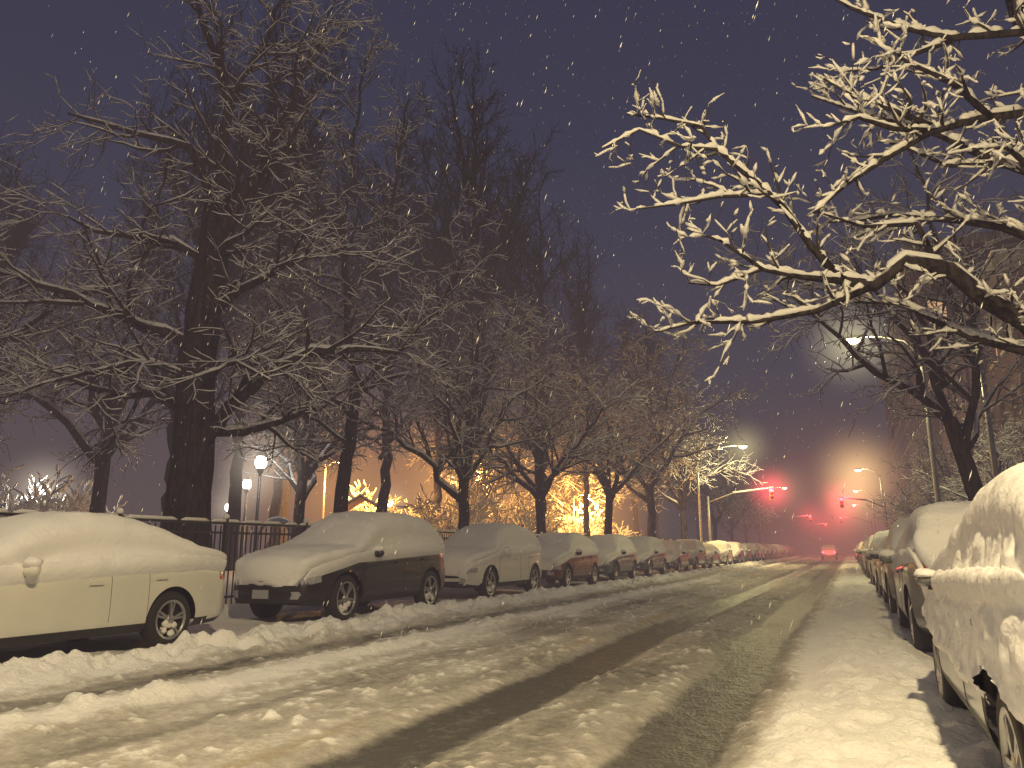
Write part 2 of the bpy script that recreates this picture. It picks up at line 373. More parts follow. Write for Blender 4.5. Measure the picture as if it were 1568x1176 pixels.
    for a in S['ax']:
        for sg in (-1,1):
            R=S['wr']; c=(sg*(W-.03),a-L/2,R-.0)
            mb.lathe_x([(R-.13,-.2),(R-.03,-.21),(R,-.17),(R,-.03),(R-.025,.0),(R-.09,.008),(R-.105,-.005)],c,sg,32,4)
            mb.lathe_x([(R-.10,.0),(R-.12,.003),(R-.135,-.04),(R-.15,-.09),(.0,-.10)],c,sg,32,3)
            mb.lathe_x([(R-.10,.004),(R-.125,.006),(R-.13,-.02)],c,sg,32,5)
            mb.lathe_x([(.062,-.05),(.06,-.005),(.03,.004),(0,.006)],c,sg,16,5)
            ph0=rs.random()
            for q in range(5):
                for dq in (-.13,.13):
                    an=2*math.pi*(q+ph0)/5+dq; rm=(R-.12+.05)/2; ln=R-.12-.04
                    mb.box((c[0]+sg*-.018,c[1]+rm*math.cos(an),c[2]+rm*math.sin(an)),(.03,ln,.026),5,rx=an)
            for q in range(9):
                an=-math.pi/2+rs.uniform(-1.2,1.2); rm=rs.uniform(.3,.85)*(R-.12)
                mb.blob((c[0]-sg*.02,c[1]+rm*math.cos(an),c[2]+rm*math.sin(an)),(.03,rs.uniform(.03,.06),rs.uniform(.025,.05)),8)
    sm=S['cowl']+.42; zm=float(np.interp(sm,s,zbelt))+.07; wm=float(np.interp(sm,s,w))
    for sg in(-1,1):
        mb.blob((sg*(wm+.08*mir),sm-L/2,zm),(.11*mir,.07,.075*mir),0,jit=.02,k=12,n=8)
        mb.box((sg*(wm-.02),sm-L/2,zm-.05),(.12,.06,.03),3)
        mb.blob((sg*(wm+.08*mir),sm-L/2+.0,zm+.07*mir),(.12*mir,.085,.06*mir),1,jit=.12,k=12,n=8)
        for h in S['handles']:
            zz=float(np.interp(h,s,zbelt))-.13; mb.box((sg*(float(np.interp(h,s,w))+.0),h-L/2,zz),(.04,.17,.028),0)
        for sx in (S['cowl']+.12,S['pil'][1]+.02,S['ax'][1]-S['Ra']-.02):
            i0=int(np.argmin(np.abs(s-sx))); pts=[]
            for j in range(M):
                if PZ[i0,j]>S['bot']+.12 and PZ[i0,j]<zbelt[i0]-.0: pts.append((sg*(PX[i0,j]-.001),yof(PX[i0,j],s[i0],w[i0]),PZ[i0,j]))
            mb.tube(pts,[.0045]*len(pts),4,3)
    mb.box((0,-L/2-.135,.46),(.32,.02,.13),6); mb.box((0,L/2+.09,.62),(.32,.02,.13),6)
    return mb.mesh('car_mesh_'+kind,mats)
def paint(n,c,r=.3,metal=.0): return pbr(n,c,r,coat=.6,metal=metal,var=.04,scale=2)
P_cream=paint('pearl_white_paint',(.68,.67,.60)); P_black=paint('black_paint',(.012,.013,.018)); P_white=paint('white_paint',(.66,.65,.6))
P_red=paint('dark_red_paint',(.10,.012,.012)); P_blue=paint('blue_grey_paint',(.06,.07,.10)); P_grey=paint('grey_paint',(.16,.16,.16)); P_green=paint('dark_green_grey_paint',(.05,.06,.05))
meA=build_car('sedan',P_cream,1,snowT=.17,plaster=1.1,patch=.22,ns=120)
meB=build_car('suv',P_black,2,snowT=.17,plaster=1.2,patch=.34,cladding=True,ns=120)
meC=build_car('suv',P_white,3,snowT=.15,plaster=1.1,patch=.35,ns=96)
meD=build_car('hatch',P_red,4,snowT=.13,plaster=0,patch=.18,ns=84)
meE=build_car('suv',P_blue,5,snowT=.14,plaster=0,patch=.15,ns=84,rim=DARKRIM)
meF=build_car('sedan',P_grey,6,snowT=.15,plaster=.9,patch=.2,ns=84)
meG=build_car('suv',P_green,7,snowT=.14,plaster=0.,patch=.25,ns=72)
meH=build_car('hatch',P_grey,8,snowT=.15,plaster=1,patch=.3,ns=72)
meR=build_car('hatch',P_grey,9,snowT=.15,plaster=1.3,plz=.55,patch=.5,cladding=True,ns=240,rough_snow=1.1,grain=.020,mir=.6)
meR2=build_car('suv',P_grey,10,snowT=.14,plaster=.8,plz=1.12,patch=.24,ns=110,rough_snow=1.2)
names={meA:'parked_sedan',meB:'parked_suv',meC:'parked_suv',meD:'parked_hatchback',meE:'parked_suv',meF:'parked_sedan',meG:'parked_suv',meH:'parked_hatchback',meR:'parked_hatchback',meR2:'parked_suv'}
def car(me,x,y,flip=False,sc=1.,rz=0.): return put(me,names[me],(x,y,.045),(math.pi if flip else 0)+rz,sc=sc)
car(meA,-8.76,5.95,sc=(1,1,1.02)); car(meB,-8.85,12.5,rz=.01,sc=(1,1.05,1.06)); car(meC,-9.0,18.6,rz=-.01,sc=(1,1,1.05)); car(meD,-9.0,24.3,sc=(1,1.03,1.06))
seqL=[meE,meG,meD,meE,meF,meC,meG,meH,meE,meC,meF,meE,meH,meC,meG,meA,meE,meH,meF]
y=29.8
for i,mm in enumerate(seqL):
    car(mm,-9.0+random.uniform(-.08,.08),y,rz=random.uniform(-.015,.015)); y+=5.5+random.uniform(-.15,.4)
    if i==5: y+=2
car(meR,1.40,5.35,True,sc=(1,1.1,.98)); car(meR2,1.5,11.9,True)
y=17.3
for mm in [meE,meF,meC,meG,meH,meE,meC,meF,meG,meD,meC]:
    car(mm,1.45+random.uniform(-.06,.06),y,True); y+=5.6+random.uniform(-.1,.4)
y=92
for mm in [meC,meE,meH,meF]: car(mm,1.45,y,True); y+=5.8
# ------------------------------------------------------------------ trees
def rnd_perp(d,R):
    while True:
        v=Vector((R.uniform(-1,1),R.uniform(-1,1),R.uniform(-1,1))); v=v-d*v.dot(d)
        if v.length>.15: return v.normalized()
def grow(out,p,d,L,r,lev,P,R):
    n=P['seg'][min(lev,len(P['seg'])-1)]; pts=[p.copy()]; rad=[r]; w=P['wig']; up=P['up'][min(lev,len(P['up'])-1)]
    for i in range(n):
        d=(d+Vector((R.gauss(0,w),R.gauss(0,w),R.gauss(0,w)+up))).normalized()
        p=p+d*(L/n); pts.append(p.copy()); rad.append(max(P['rmin'],r*(1-.72*(i+1)/n)))
    out.append((pts,rad,lev)); spawn(out,pts,rad,lev,P,R)
def spawn(out,pts,rad,lev,P,R,t0=None):
    if lev>=len(P['dens']): return
    L=sum((pts[i+1]-pts[i]).length for i in range(len(pts)-1)); n=L*P['dens'][lev]; n=int(n)+(1 if R.random()<n-int(n) else 0)
    t0=P['t0'] if t0 is None else t0
    for k in range(n):
        t=t0+(1-t0)*(k+R.random())/max(1,n); t=min(t,.999)*(len(pts)-1); i=int(t); f=t-i
        q=pts[i].lerp(pts[i+1],f); d=(pts[i+1]-pts[i]).normalized(); r=rad[i]*(1-f)+rad[i+1]*f
        a=math.radians(R.uniform(*P['ang'])); pp=rnd_perp(d,R)
        if P.get('flat',0) and R.random()<P['flat']: pp.z=abs(pp.z)*.6; pp.normalize()
        nd=(d*math.cos(a)+pp*math.sin(a)).normalized()
        l=P['len'][lev]*R.uniform(.55,1.2)*(1-.4*t/(len(pts)-1))
        grow(out,q,nd,l,max(P['rmin'],min(r*.62,P['rl'][lev])),lev+1,P,R)
def build_tree(guides,P,seed,name,snow=True,mats=None,srad=(.009,.6),sthr=.8,clump=0.,gap=.0,smax=.085):
    R=random.Random(seed); out=[]; mb=MB()
    for g in guides:
        pts=[Vector(q[:3]) for q in g['p']]; r0,r1=g['r']
        P2=[pts[0]]
        for a,b in zip(pts,pts[1:]):
            m=max(1,int((b-a).length/.5))
            for k in range(1,m+1):
                q=a.lerp(b,k/m)
                if k<m or b is not pts[-1]: q+=Vector((R.gauss(0,1),R.gauss(0,1),R.gauss(0,1)))*g.get('j',.04)
                P2.append(q)
        n=len(P2)-1; rad=[r0+(r1-r0)*(i/n)**g.get('pw',.8) for i in range(n+1)]
        if g.get('flare'):
            for i in range(n+1):
                rad[i]*=1+.45*math.exp(-max(0,P2[i].z)/.5)
        out.append((P2,rad,0))
        if g.get('lev',0)>=0: spawn(out,P2,rad,g.get('lev',0),P,R,g.get('t0'))
    for pts,rad,lev in out:
        k=10 if rad[0]>.15 else (6 if rad[0]>.04 else (4 if rad[0]>.015 else 3))
        mb.tube(pts,rad,k,0 if rad[0]>.04 else 1,cap=(k>4))
        if snow and rad[0]>P.get('smin',0):
            if P.get('fine'):
                np_=[];nr_=[]
                for i in range(len(pts)-1):
                    m=max(1,int((pts[i+1]-pts[i]).length/P['fine']))
                    for q in range(m): np_.append(pts[i].lerp(pts[i+1],q/m)); nr_.append(rad[i]*(1-q/m)+rad[i+1]*q/m)
                np_.append(pts[-1]); nr_.append(rad[-1]); sp_,sr_=np_,nr_
            else: sp_,sr_=pts,rad
            run=[];rr=[]
            def flush():
                if len(run)>1:
                    rr[0]*=.45; rr[-1]*=.45; mb.tube(run,rr,6 if rad[0]>.03 else 4,2,cap=True)
            for i in range(len(sp_)):
                a=sp_[max(0,i-1)]; b_=sp_[min(len(sp_)-1,i+1)]; t=(b_-a).normalized()
                if abs(t.z)<sthr and not (R.random()<gap and len(run)>1):
                    sr=min((srad[0]+sr_[i]*srad[1])*R.uniform(.6,1.4),smax)
                    if clump and R.random()<clump: sr=min(smax,sr*R.uniform(1.3,1.9))
                    run.append(sp_[i]+Vector((0,0,sr_[i]*.75+sr*.35))); rr.append(sr)
                else:
                    flush(); run=[];rr=[]
            flush()
    print(name,len(out),len(mb.v))
    return mb.mesh(name,mats or [BARK,TWIG,SNOWT])
def street_guides(seed,h=2.6,spread=4.2,rise=4.2,nl=7,r=.2):
    R=random.Random(seed); lean=(R.uniform(-.25,.25),R.uniform(-.25,.25))
    top=(lean[0],lean[1],h+.5); G=[dict(p=[(0,0,-.1),(lean[0]*.3,lean[1]*.3,h*.5),top],r=(r,r*.8),lev=-1,flare=1,j=.02)]
    for i in range(nl):
        a=2*math.pi*(i+R.uniform(-.25,.25))/nl; s=spread*R.uniform(.75,1.1); z=rise*R.uniform(.45,1.15)
        if i%3==0: s*=.45; z=rise*1.35
        p0=(lean[0]*.9,lean[1]*.9,h+R.uniform(-.3,.4))
        G.append(dict(p=[p0,(p0[0]+.3*s*math.cos(a),p0[1]+.3*s*math.sin(a),p0[2]+.42*z),(p0[0]+.65*s*math.cos(a+.1),p0[1]+.65*s*math.sin(a+.1),p0[2]+.78*z),(p0[0]+s*math.cos(a),p0[1]+s*math.sin(a),p0[2]+z)],r=(r*.55,.03),j=.07,t0=.15))
    return G
PS=dict(dens=[2.6,3.6,4.6],len=[2.3,1.15,.55],rl=[.05,.022,.011],seg=[6,4,3,2],wig=.16,up=[.0,.03,.03,.02],t0=.12,ang=(28,65),rmin=.006)
st=[build_tree(street_guides(11+i),PS,20+i,'street_tree_mesh') for i in range(3)]
def tall_guides(seed,h=20,r=.32):
    R=random.Random(seed); G=[dict(p=[(0,0,-.1),(R.uniform(-.3,.3),R.uniform(-.3,.3),h*.3),(R.uniform(-.6,.6),R.uniform(-.5,.5),h*.6),(R.uniform(-.8,.8),R.uniform(-.8,.8),h*.97)],r=(r,.03),lev=0,flare=1,t0=.3,j=.08)]
    for i in range(17):
        z=h*R.uniform(.22,.72); a=R.uniform(0,6.28); s=R.uniform(2,4.6)*(1.25-z/h*.7); q=R.uniform(.22,.38)*h*(1.2-z/h*.6)
        G.append(dict(p=[(0,0,z),(.45*s*math.cos(a),.45*s*math.sin(a),z+.35*q),(.85*s*math.cos(a),.85*s*math.sin(a),z+.7*q),(s*math.cos(a),s*math.sin(a),z+q)],r=(r*.4,.02),j=.09,t0=.1))
    return G
PT=dict(dens=[1.7,2.6,3.0],len=[2.8,1.5,.85],rl=[.05,.026,.016],seg=[5,4,3,2],wig=.12,up=[.05,.10,.08,.05],t0=.2,ang=(22,50),rmin=.012)
tt=[build_tree(tall_guides(31+i,h=22+2*i),PT,40+i,'tall_tree_mesh',snow=False,mats=[BARK,TALLTWIG]) for i in range(3)]
PB=dict(dens=[2.0,3.0,4.0],len=[2.6,1.3,.6],rl=[.06,.026,.012],seg=[7,5,4,3],wig=.2,up=[.0,.02,.02,.02],t0=.12,ang=(30,70),rmin=.007)
GB=[dict(p=[(0,0,-.1),(0,0,2.0),(-.1,0,4.9),(-.12,0,6.9),(0,0,8.6),(0,.1,10.0)],r=(.58,.36),lev=-1,flare=1,j=.03),
 dict(p=[(0,0,8.6),(.5,0,10),(1.35,0,11.15),(1.7,.2,11.6)],r=(.27,.16),j=.05,pw=1),
 dict(p=[(1.0,.1,10.8),(1.4,.4,12.6),(1.9,.6,14.2),(2.4,.7,16.2)],r=(.14,.03)),
 dict(p=[(.1,.1,9.6),(-.2,.3,11.5),(-.05,.2,12.9),(-1.1,.3,15.8),(-1.6,.2,18)],r=(.2,.03)),
 dict(p=[(-.05,.2,12.7),(.8,.2,14.6),(1.6,.3,17.2)],r=(.11,.03)),
 dict(p=[(.2,-.1,3.7),(.9,-.2,4.6),(1.75,-.4,5.35),(2.83,-.6,5.84),(4.9,-.8,5.7)],r=(.19,.04)),
 dict(p=[(.2,.1,4.0),(.9,.5,4.1),(2.2,1,4.6),(3.5,1.4,5.4)],r=(.13,.03)),
 dict(p=[(-.1,0,6.0),(-.9,-.3,6.3),(-1.9,-.5,6.75),(-3.6,-.7,7.4),(-5.3,-.6,7.9)],r=(.16,.03)),
 dict(p=[(-.1,0,10),(-.7,-.2,11.3),(-2.2,-.4,11.7),(-3.8,-.5,12.1)],r=(.13,.03)),
 dict(p=[(.1,0,6.9),(.8,-.3,7.4),(2.0,-.6,7.9),(3.6,-.8,8.4)],r=(.13,.03)),
 dict(p=[(-.1,0,4.2),(-1.2,.3,5.0),(-2.4,.4,4.9),(-4.4,.4,5.8)],r=(.13,.03)),
 dict(p=[(0,0,8.2),(-.8,-.6,8.6),(-1.8,-1.2,8.4),(-2.8,-1.5,8.8)],r=(.12,.03)),
 dict(p=[(0,0,8.0),(.6,-.7,8.5),(1.2,-1.2,8.5),(1.9,-1.6,8.9)],r=(.12,.03)),
 dict(p=[(-.1,0,5.2),(-.9,-.8,5.5),(-2.0,-1.7,5.0),(-3.0,-2.3,4.4)],r=(.1,.025)),
 dict(p=[(0,0,5.0),(.8,-1.0,5.4),(1.6,-2.0,5.2),(2.6,-2.8,4.6)],r=(.1,.025)),
]
put(build_tree(GB,PB,51,'old_tree_mesh',srad=(.009,.6)),'old_park_tree',(-14,13.2,0),YAW)
G2=[dict(p=[(0,0,-.1),(0,0,3.0),(.2,0,5.0),(.27,0,6.7)],r=(.26,.17),lev=-1,flare=1,j=.03),
 dict(p=[(.27,0,6.2),(-.1,0,8.5),(-.37,0,11.3),(-.1,.1,15.6),(.1,.1,18)],r=(.15,.03)),
 dict(p=[(.2,0,6.0),(1.5,-.2,7.2),(2.9,-.5,8.7),(4.2,-.7,11.5)],r=(.12,.03)),
 dict(p=[(-.2,0,9.0),(.9,.3,11),(1.3,.3,14),(1.6,.3,16.5)],r=(.1,.03)),
 dict(p=[(.1,0,5.3),(-1.2,-.4,6.8),(-2.3,-.6,9)],r=(.09,.03)),
 dict(p=[(.2,0,5.8),(1.3,-1,6.2),(3.4,-1.6,6.6)],r=(.08,.03)),
 dict(p=[(-.3,0,10.5),(-1.3,0,12.5),(-1.8,0,15)],r=(.08,.03)),
 dict(p=[(.3,0,4.3),(-.6,-.8,5.0),(-2.2,-1.2,5.6)],r=(.07,.03))]
put(build_tree(G2,PB,52,'slender_tree_mesh'),'slender_park_tree',(-14,19,0),YAW)
for i,(x,y,sc) in enumerate([(-12.5,24.2,1.15),(-12.6,32,1.2),(-12.4,41.5,1.3),(-12.3,52.0,1.75),(-12.4,64,1.55),(-12.4,79,1.2),(-12.4,92,1.1),(-12.4,106,1.1),(-12.4,122,1.1)]):
    put(st[i%3],'snowy_street_tree',(x,y,0),i*1.9+.4,sc=(sc*.96,sc*.96,sc*1.08))
for i,(x,y,sc) in enumerate([(-20.5,9.8,1.1),(-25,7,1.2),(-18,22,1.1),(-22,17,1.3),(-22,45,1.1),(-19.5,58,1.1)]):
    put(st[(i+1)%3],'snowy_park_tree',(x,y,0),i*2.3,sc=(sc,sc,sc*1.15))
R=random.Random(5)
tall=[(-29,17),(-21,19),(-24,25),(-18,27),(-27,31),(-17.5,34),(-22,39),(-17,43),(-17,52),(-21,60),(-17,66),(-18,78),(-18,92),(-19,108),(-34,40)]
for i,(x,y) in enumerate(tall):
    s=R.uniform(.92,1.08) if y<60 else R.uniform(.8,.95)
    if i<2: s*=.72
    put(tt[i%3],'tall_park_tree',(x,y,0),R.uniform(0,6.28),sc=(s*.95,s*.95,s*1.05))
def nl_(*pts): return [(a-7.17,(d if d is not None else 9.5)-8.87,z) for a,z,d in pts]
PN=dict(dens=[3.8,5.2,4.5],len=[.85,.38,.17],rl=[.026,.014,.009],seg=[4,3,2,2],wig=.24,up=[.02,.03,.03,.03],t0=.06,ang=(30,75),rmin=.005,flat=.3,fine=.06)
GN=[dict(p=nl_((7.17,-.1,8.87),(7.2,1.5,8.9),(7.15,2.8,9.0),(7.0,3.7,9.2)),r=(.26,.2),lev=-1,flare=1,j=.02),
 dict(p=nl_((7.0,3.5,9.2),(6.74,4.11,9.4),(6.2,4.47,9.4),(5.73,4.84,9.5),(5.31,5.03,9.5),(4.84,4.70,9.5),(4.41,4.75,9.5)),r=(.15,.075),j=.03),
 dict(p=nl_((4.41,4.75,9.5),(4.02,5.21,9.5),(3.71,5.78,9.5),(3.38,6.17,9.5),(2.87,6.68,9.5),(2.66,7.02,9.5),(2.16,7.17,9.5),(1.62,7.22,9.5)),r=(.065,.014),j=.02),
 dict(p=nl_((2.87,6.68,9.5),(2.32,6.67,9.4),(1.74,6.82,9.3),(1.23,6.58,9.3)),r=(.035,.012),j=.02),
 dict(p=nl_((3.5,6.0,9.5),(2.83,5.93,9.4),(2.19,5.78,9.3),(1.66,5.69,9.3)),r=(.04,.012),j=.02),
 dict(p=nl_((4.41,4.75,9.5),(3.8,4.75,9.4),(3.28,4.84,9.3),(2.78,5.21,9.2),(2.3,5.35,9.2)),r=(.055,.012),j=.02),
 dict(p=nl_((3.28,4.84,9.3),(2.66,4.61,9.3),(2.3,4.65,9.3)),r=(.03,.012),j=.02),
 dict(p=nl_((4.84,4.7,9.5),(3.94,4.29,9.4),(3.15,4.16,9.3),(2.37,4.13,9.3),(1.85,3.98,9.3)),r=(.06,.012),j=.02),
 dict(p=nl_((7.0,3.7,9.2),(7.2,5.6,9.3),(7.3,7.2,9.3),(6.35,6.96,9.2),(5.6,6.72,9.1),(4.93,6.36,9.1),(4.43,5.88,9.1),(3.95,5.54,9.1)),r=(.15,.02),j=.03),
 dict(p=nl_((5.7,6.75,9.1),(5.07,6.96,9.0),(4.64,7.18,9.0),(4.15,7.37,8.9)),r=(.05,.014),j=.02),
 dict(p=nl_((5.6,6.72,9.1),(5.0,6.55,8.8),(4.4,6.6,8.6),(3.9,6.4,8.5)),r=(.05,.014),j=.02),
 dict(p=nl_((6.5,7.0,9.2),(5.9,7.4,9.0),(5.3,7.6,8.9),(4.8,7.9,8.8)),r=(.05,.014),j=.02),
 dict(p=nl_((7.3,7.0,9.3),(7.38,8.42,9.3),(6.25,8.32,9.4),(5.61,8.53,9.4),(4.9,8.91,9.4),(4.27,9.3,9.4)),r=(.1,.015),j=.03),
 dict(p=nl_((6.25,8.32,9.4),(5.17,7.89,9.5),(4.6,7.9,9.5)),r=(.045,.012),j=.02),
 dict(p=nl_((5.73,4.84,9.5),(5.66,5.68,9.8),(5.04,5.78,10),(4.4,6.1,10.2)),r=(.06,.014),j=.03),
 dict(p=nl_((7.1,6.2,9.3),(6.3,7.2,10),(5.6,7.9,10.6),(4.9,8.5,11)),r=(.08,.015),j=.03),
 dict(p=nl_((7.1,5.2,9.3),(6.4,5.9,10),(5.9,6.3,10.8),(5.2,6.5,11.5)),r=(.08,.015),j=.03),
 dict(p=nl_((7.38,8.2,9.3),(7.2,9.2,9.6),(6.6,9.6,9.8),(5.9,10,10)),r=(.08,.015),j=.03),
 dict(p=nl_((7.38,8.2,9.3),(7.0,8.9,9.0),(6.4,9.1,8.8),(5.7,9.4,8.6)),r=(.07,.015),j=.03),
 dict(p=nl_((7.0,3.6,9.2),(6.5,4.2,10.2),(6.0,4.9,11),(5.3,5.3,12)),r=(.09,.015),j=.03),
 dict(p=nl_((7.2,5.5,9.3),(6.7,6.0,8.8),(6.2,6.1,8.5),(5.6,6.0,8.3)),r=(.07,.014),j=.03),
 dict(p=nl_((7.2,6.3,9.3),(6.8,6.5,9.6),(6.2,6.6,9.8),(5.4,7.2,10.1)),r=(.06,.014),j=.03),
]
put(build_tree(GN,PN,61,'near_tree_mesh',mats=[BARK,TWIG,SNOWC],srad=(.013,.70),sthr=.9,clump=.3,gap=.08,smax=.07),'snow_laden_tree',(3.0,11.0,0),YAW)
def l2(*pts): return [(a-10.45,d-17,z) for a,z,d in pts]
GL=[dict(p=l2((10.45,-.1,17),(10.5,2.1,17),(10.04,4.19,17)),r=(.24,.16),lev=-1,flare=1,j=.02),
 dict(p=l2((10.04,4.1,17),(9.3,4.8,17),(8.44,5.27,17),(7.76,6.05,17),(7.26,6.53,17),(6.4,7.4,17)),r=(.13,.02)),
 dict(p=l2((10.04,4.1,17),(9.8,5.6,17.2),(9.0,7.2,17.4),(8.2,8.8,17.5)),r=(.12,.02)),
 dict(p=l2((10.3,3.6,17),(10.8,5.4,17),(10.9,7.6,17),(10.5,10,17)),r=(.12,.02)),
 dict(p=l2((10.0,5,17),(9.2,6.0,16),(8.4,6.6,15.2),(7.4,6.9,14.5)),r=(.09,.02)),
 dict(p=l2((10.8,5.4,17),(10.0,7.6,16.5),(9.6,9.4,16),(9.2,11,16)),r=(.09,.02)),
 dict(p=l2((10.3,3.4,17),(11.2,4.6,17.5),(12.5,5.8,18)),r=(.09,.02)),
 dict(p=l2((9.0,7,17.4),(8.2,7.6,18),(7.2,8.2,18.6)),r=(.07,.02))]
put(build_tree(GL,PB,62,'leaning_tree_mesh'),'leaning_street_tree',(2.74,19.8,0),YAW)
for i,(x,y,sc) in enumerate([(5.6,33,.7),(5.2,43,.8),(5.2,56,.8),(5.2,70,.8)]):
    put(st[(i+2)%3],'snowy_street_tree',(x,y,0),i*2.1+1,sc=sc)
# ------------------------------------------------------------------ emission-only balls that stand in for lamp glow in the snowfall
_hz={}
sph=MB(); sph.blob((0,0,0),(1,1,1),0,n=14,k=22,jit=0)
def glow_ball(parent,loc,Rr,col,st,pw=2.6):
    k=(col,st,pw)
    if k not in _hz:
        m,nt,out=new_mat('emissive_glow_volume'); tc=N(nt,'ShaderNodeTexCoord'); ln=N(nt,'ShaderNodeVectorMath',operation='LENGTH'); nt.links.new(tc.outputs['Object'],ln.inputs[0])
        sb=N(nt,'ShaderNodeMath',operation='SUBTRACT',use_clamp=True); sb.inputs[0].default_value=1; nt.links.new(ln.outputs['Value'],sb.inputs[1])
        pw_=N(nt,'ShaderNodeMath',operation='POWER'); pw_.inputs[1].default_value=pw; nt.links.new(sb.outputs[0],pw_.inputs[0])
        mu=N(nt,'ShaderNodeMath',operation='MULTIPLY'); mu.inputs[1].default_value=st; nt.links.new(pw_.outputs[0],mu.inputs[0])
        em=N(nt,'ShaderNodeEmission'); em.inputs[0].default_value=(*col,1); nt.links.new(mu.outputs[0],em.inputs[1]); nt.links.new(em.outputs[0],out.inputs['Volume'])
        _hz[k]=sph.mesh('glow_ball',[m])
    return put(_hz[k],'emissive_glow',loc,0,parent,Rr)
def point(parent,loc,col,W,r=.12,name='lamp_light'):
    l=bpy.data.lights.new(name,'POINT'); l.energy=W; l.color=col; l.shadow_soft_size=r
    o=bpy.data.objects.new(name,l); scene.collection.objects.link(o); o.location=loc; o.parent=parent; return o
def emis(name,c,s): return pbr(name,c,.5,emis=c,es=s)
E_warm=emis('warm_lamp_lens',(1,.82,.42),30); E_white=emis('white_lamp_globe',(1,.93,.8),22); E_or=emis('sodium_lens',(1,.5,.12),25)
E_red=emis('red_signal_lens',(1,.03,.05),40); E_off=pbr('unlit_signal_lens',(.03,.03,.02),.3)
def street_lamp(x,y,side,reach,h,W,col,hz=None):
    mb=MB(); 
    mb.tube([(0,0,0),(0,0,.8),(0,0,h*.6),(0,0,h-.6)],[.13,.1,.08,.06],10,0)
    mb.tube([(0,0,h-.8),(side*.25*reach,0,h-.2),(side*.65*reach,0,h+.05),(side*reach,0,h+.1)],[.05,.045,.04,.035],8,0)
    mb.blob((side*(reach+.3),0,h+.09),(.42,.17,.1),0,jit=0,k=14,n=8)
    mb.blob((side*(reach+.35),0,h-.02),(.3,.16,.14),1,jit=0,k=12,n=8)
    mb.blob((side*(reach+.3),0,h+.17),(.36,.15,.07),2,jit=.1,k=10)
    o=mb.obj('street_lamp',[STEEL,E_warm,SNOWC],(x,y,0))
    point(o,(side*(reach+.35),0,h-.25),col,W,.14)
    if hz: glow_ball(o,(side*(reach+.35),0,h-.1),hz[0],hz[1],hz[2])
    return o
YEL=(1,.86,.42)
street_lamp(3.0,.4,-1,1.6,8.2,4700,(1,.785,.42))
street_lamp(-10.4,-1.0,1,2.6,8.6,1000,(1,.84,.56))  # unseen lamp, added to lift the left cars and offset the yellow
street_lamp(3.0,30.4,-1,1.9,9,2600,YEL,(2.4,(1,.87,.5),.55))
street_lamp(-10.4,60,1,3.2,9,8500,(1,.88,.40),(3.0,(1,.85,.4),.5))
street_lamp(3.4,83,-1,1.6,9,3200,(1,.75,.35),(6,(1,.62,.25),.65))
street_lamp(-10.4,104,1,3,9,2000,(1,.75,.35),(6,(1,.6,.3),.2))
street_lamp(3.4,113,-1,1.6,9,2500,(1,.75,.35),(7,(1,.55,.22),.45))
street_lamp(3.4,150,-1,1.6,9,2500,(1,.75,.35),(10,(1,.55,.25),.3))
def park_lamp(x,y,h,W,hz=.5,col=(1,.93,.8)):
    mb=MB(); mb.tube([(0,0,0),(0,0,.35),(0,0,.5),(0,0,h-.35)],[.14,.11,.06,.05],10,0)
    mb.blob((0,0,h),(.2,.2,.26),1,jit=0,k=14,n=10); mb.tube([(0,0,h-.4),(0,0,h-.22)],[.07,.15],10,0)
    mb.tube([(0,0,h+.2),(0,0,h+.3),(0,0,h+.42)],[.19,.12,.02],10,2)
    o=mb.obj('park_lamp',[IRON,E_white,SNOWC],(x,y,0))
    point(o,(0,0,h+.05),col,W,.28); glow_ball(o,(0,0,h),2.2,(1,.85,.65),hz); return o
park_lamp(-18.5,20.4,4.2,420,.4); park_lamp(-25.4,27.2,4.2,350,.35); park_lamp(-29,20,3.5,1100,.6); park_lamp(-27.7,43,4.2,500,.4); park_lamp(-34,35,3.7,300,.4); park_lamp(-28,12.3,4.6,400,.35)
def sodium(x,y,h,W,R_,s):
    mb=MB(); mb.tube([(0,0,0),(0,0,h*.5),(0,0,h)],[.1,.07,.05],8,0); mb.tube([(0,0,h-.2),(.5,0,h+.1),(.9,0,h+.1)],[.04,.04,.03],6,0)
    mb.blob((1.1,0,h+.08),(.35,.15,.1),0,jit=0); mb.blob((1.1,0,h),(.2,.12,.1),1,jit=0)
    o=mb.obj('sodium_lamp',[STEEL,E_or],(x,y,0)); point(o,(1.1,0,h-.25),(1,.46,.09),W,.2); glow_ball(o,(1.1,0,h-1.2),R_,(1,.42,.08),s)
sodium(-24.5,46,6.2,14000,9,.32); sodium(-19,55,5.2,11000,8,.26); sodium(-27,35,6,9000,9,.14)
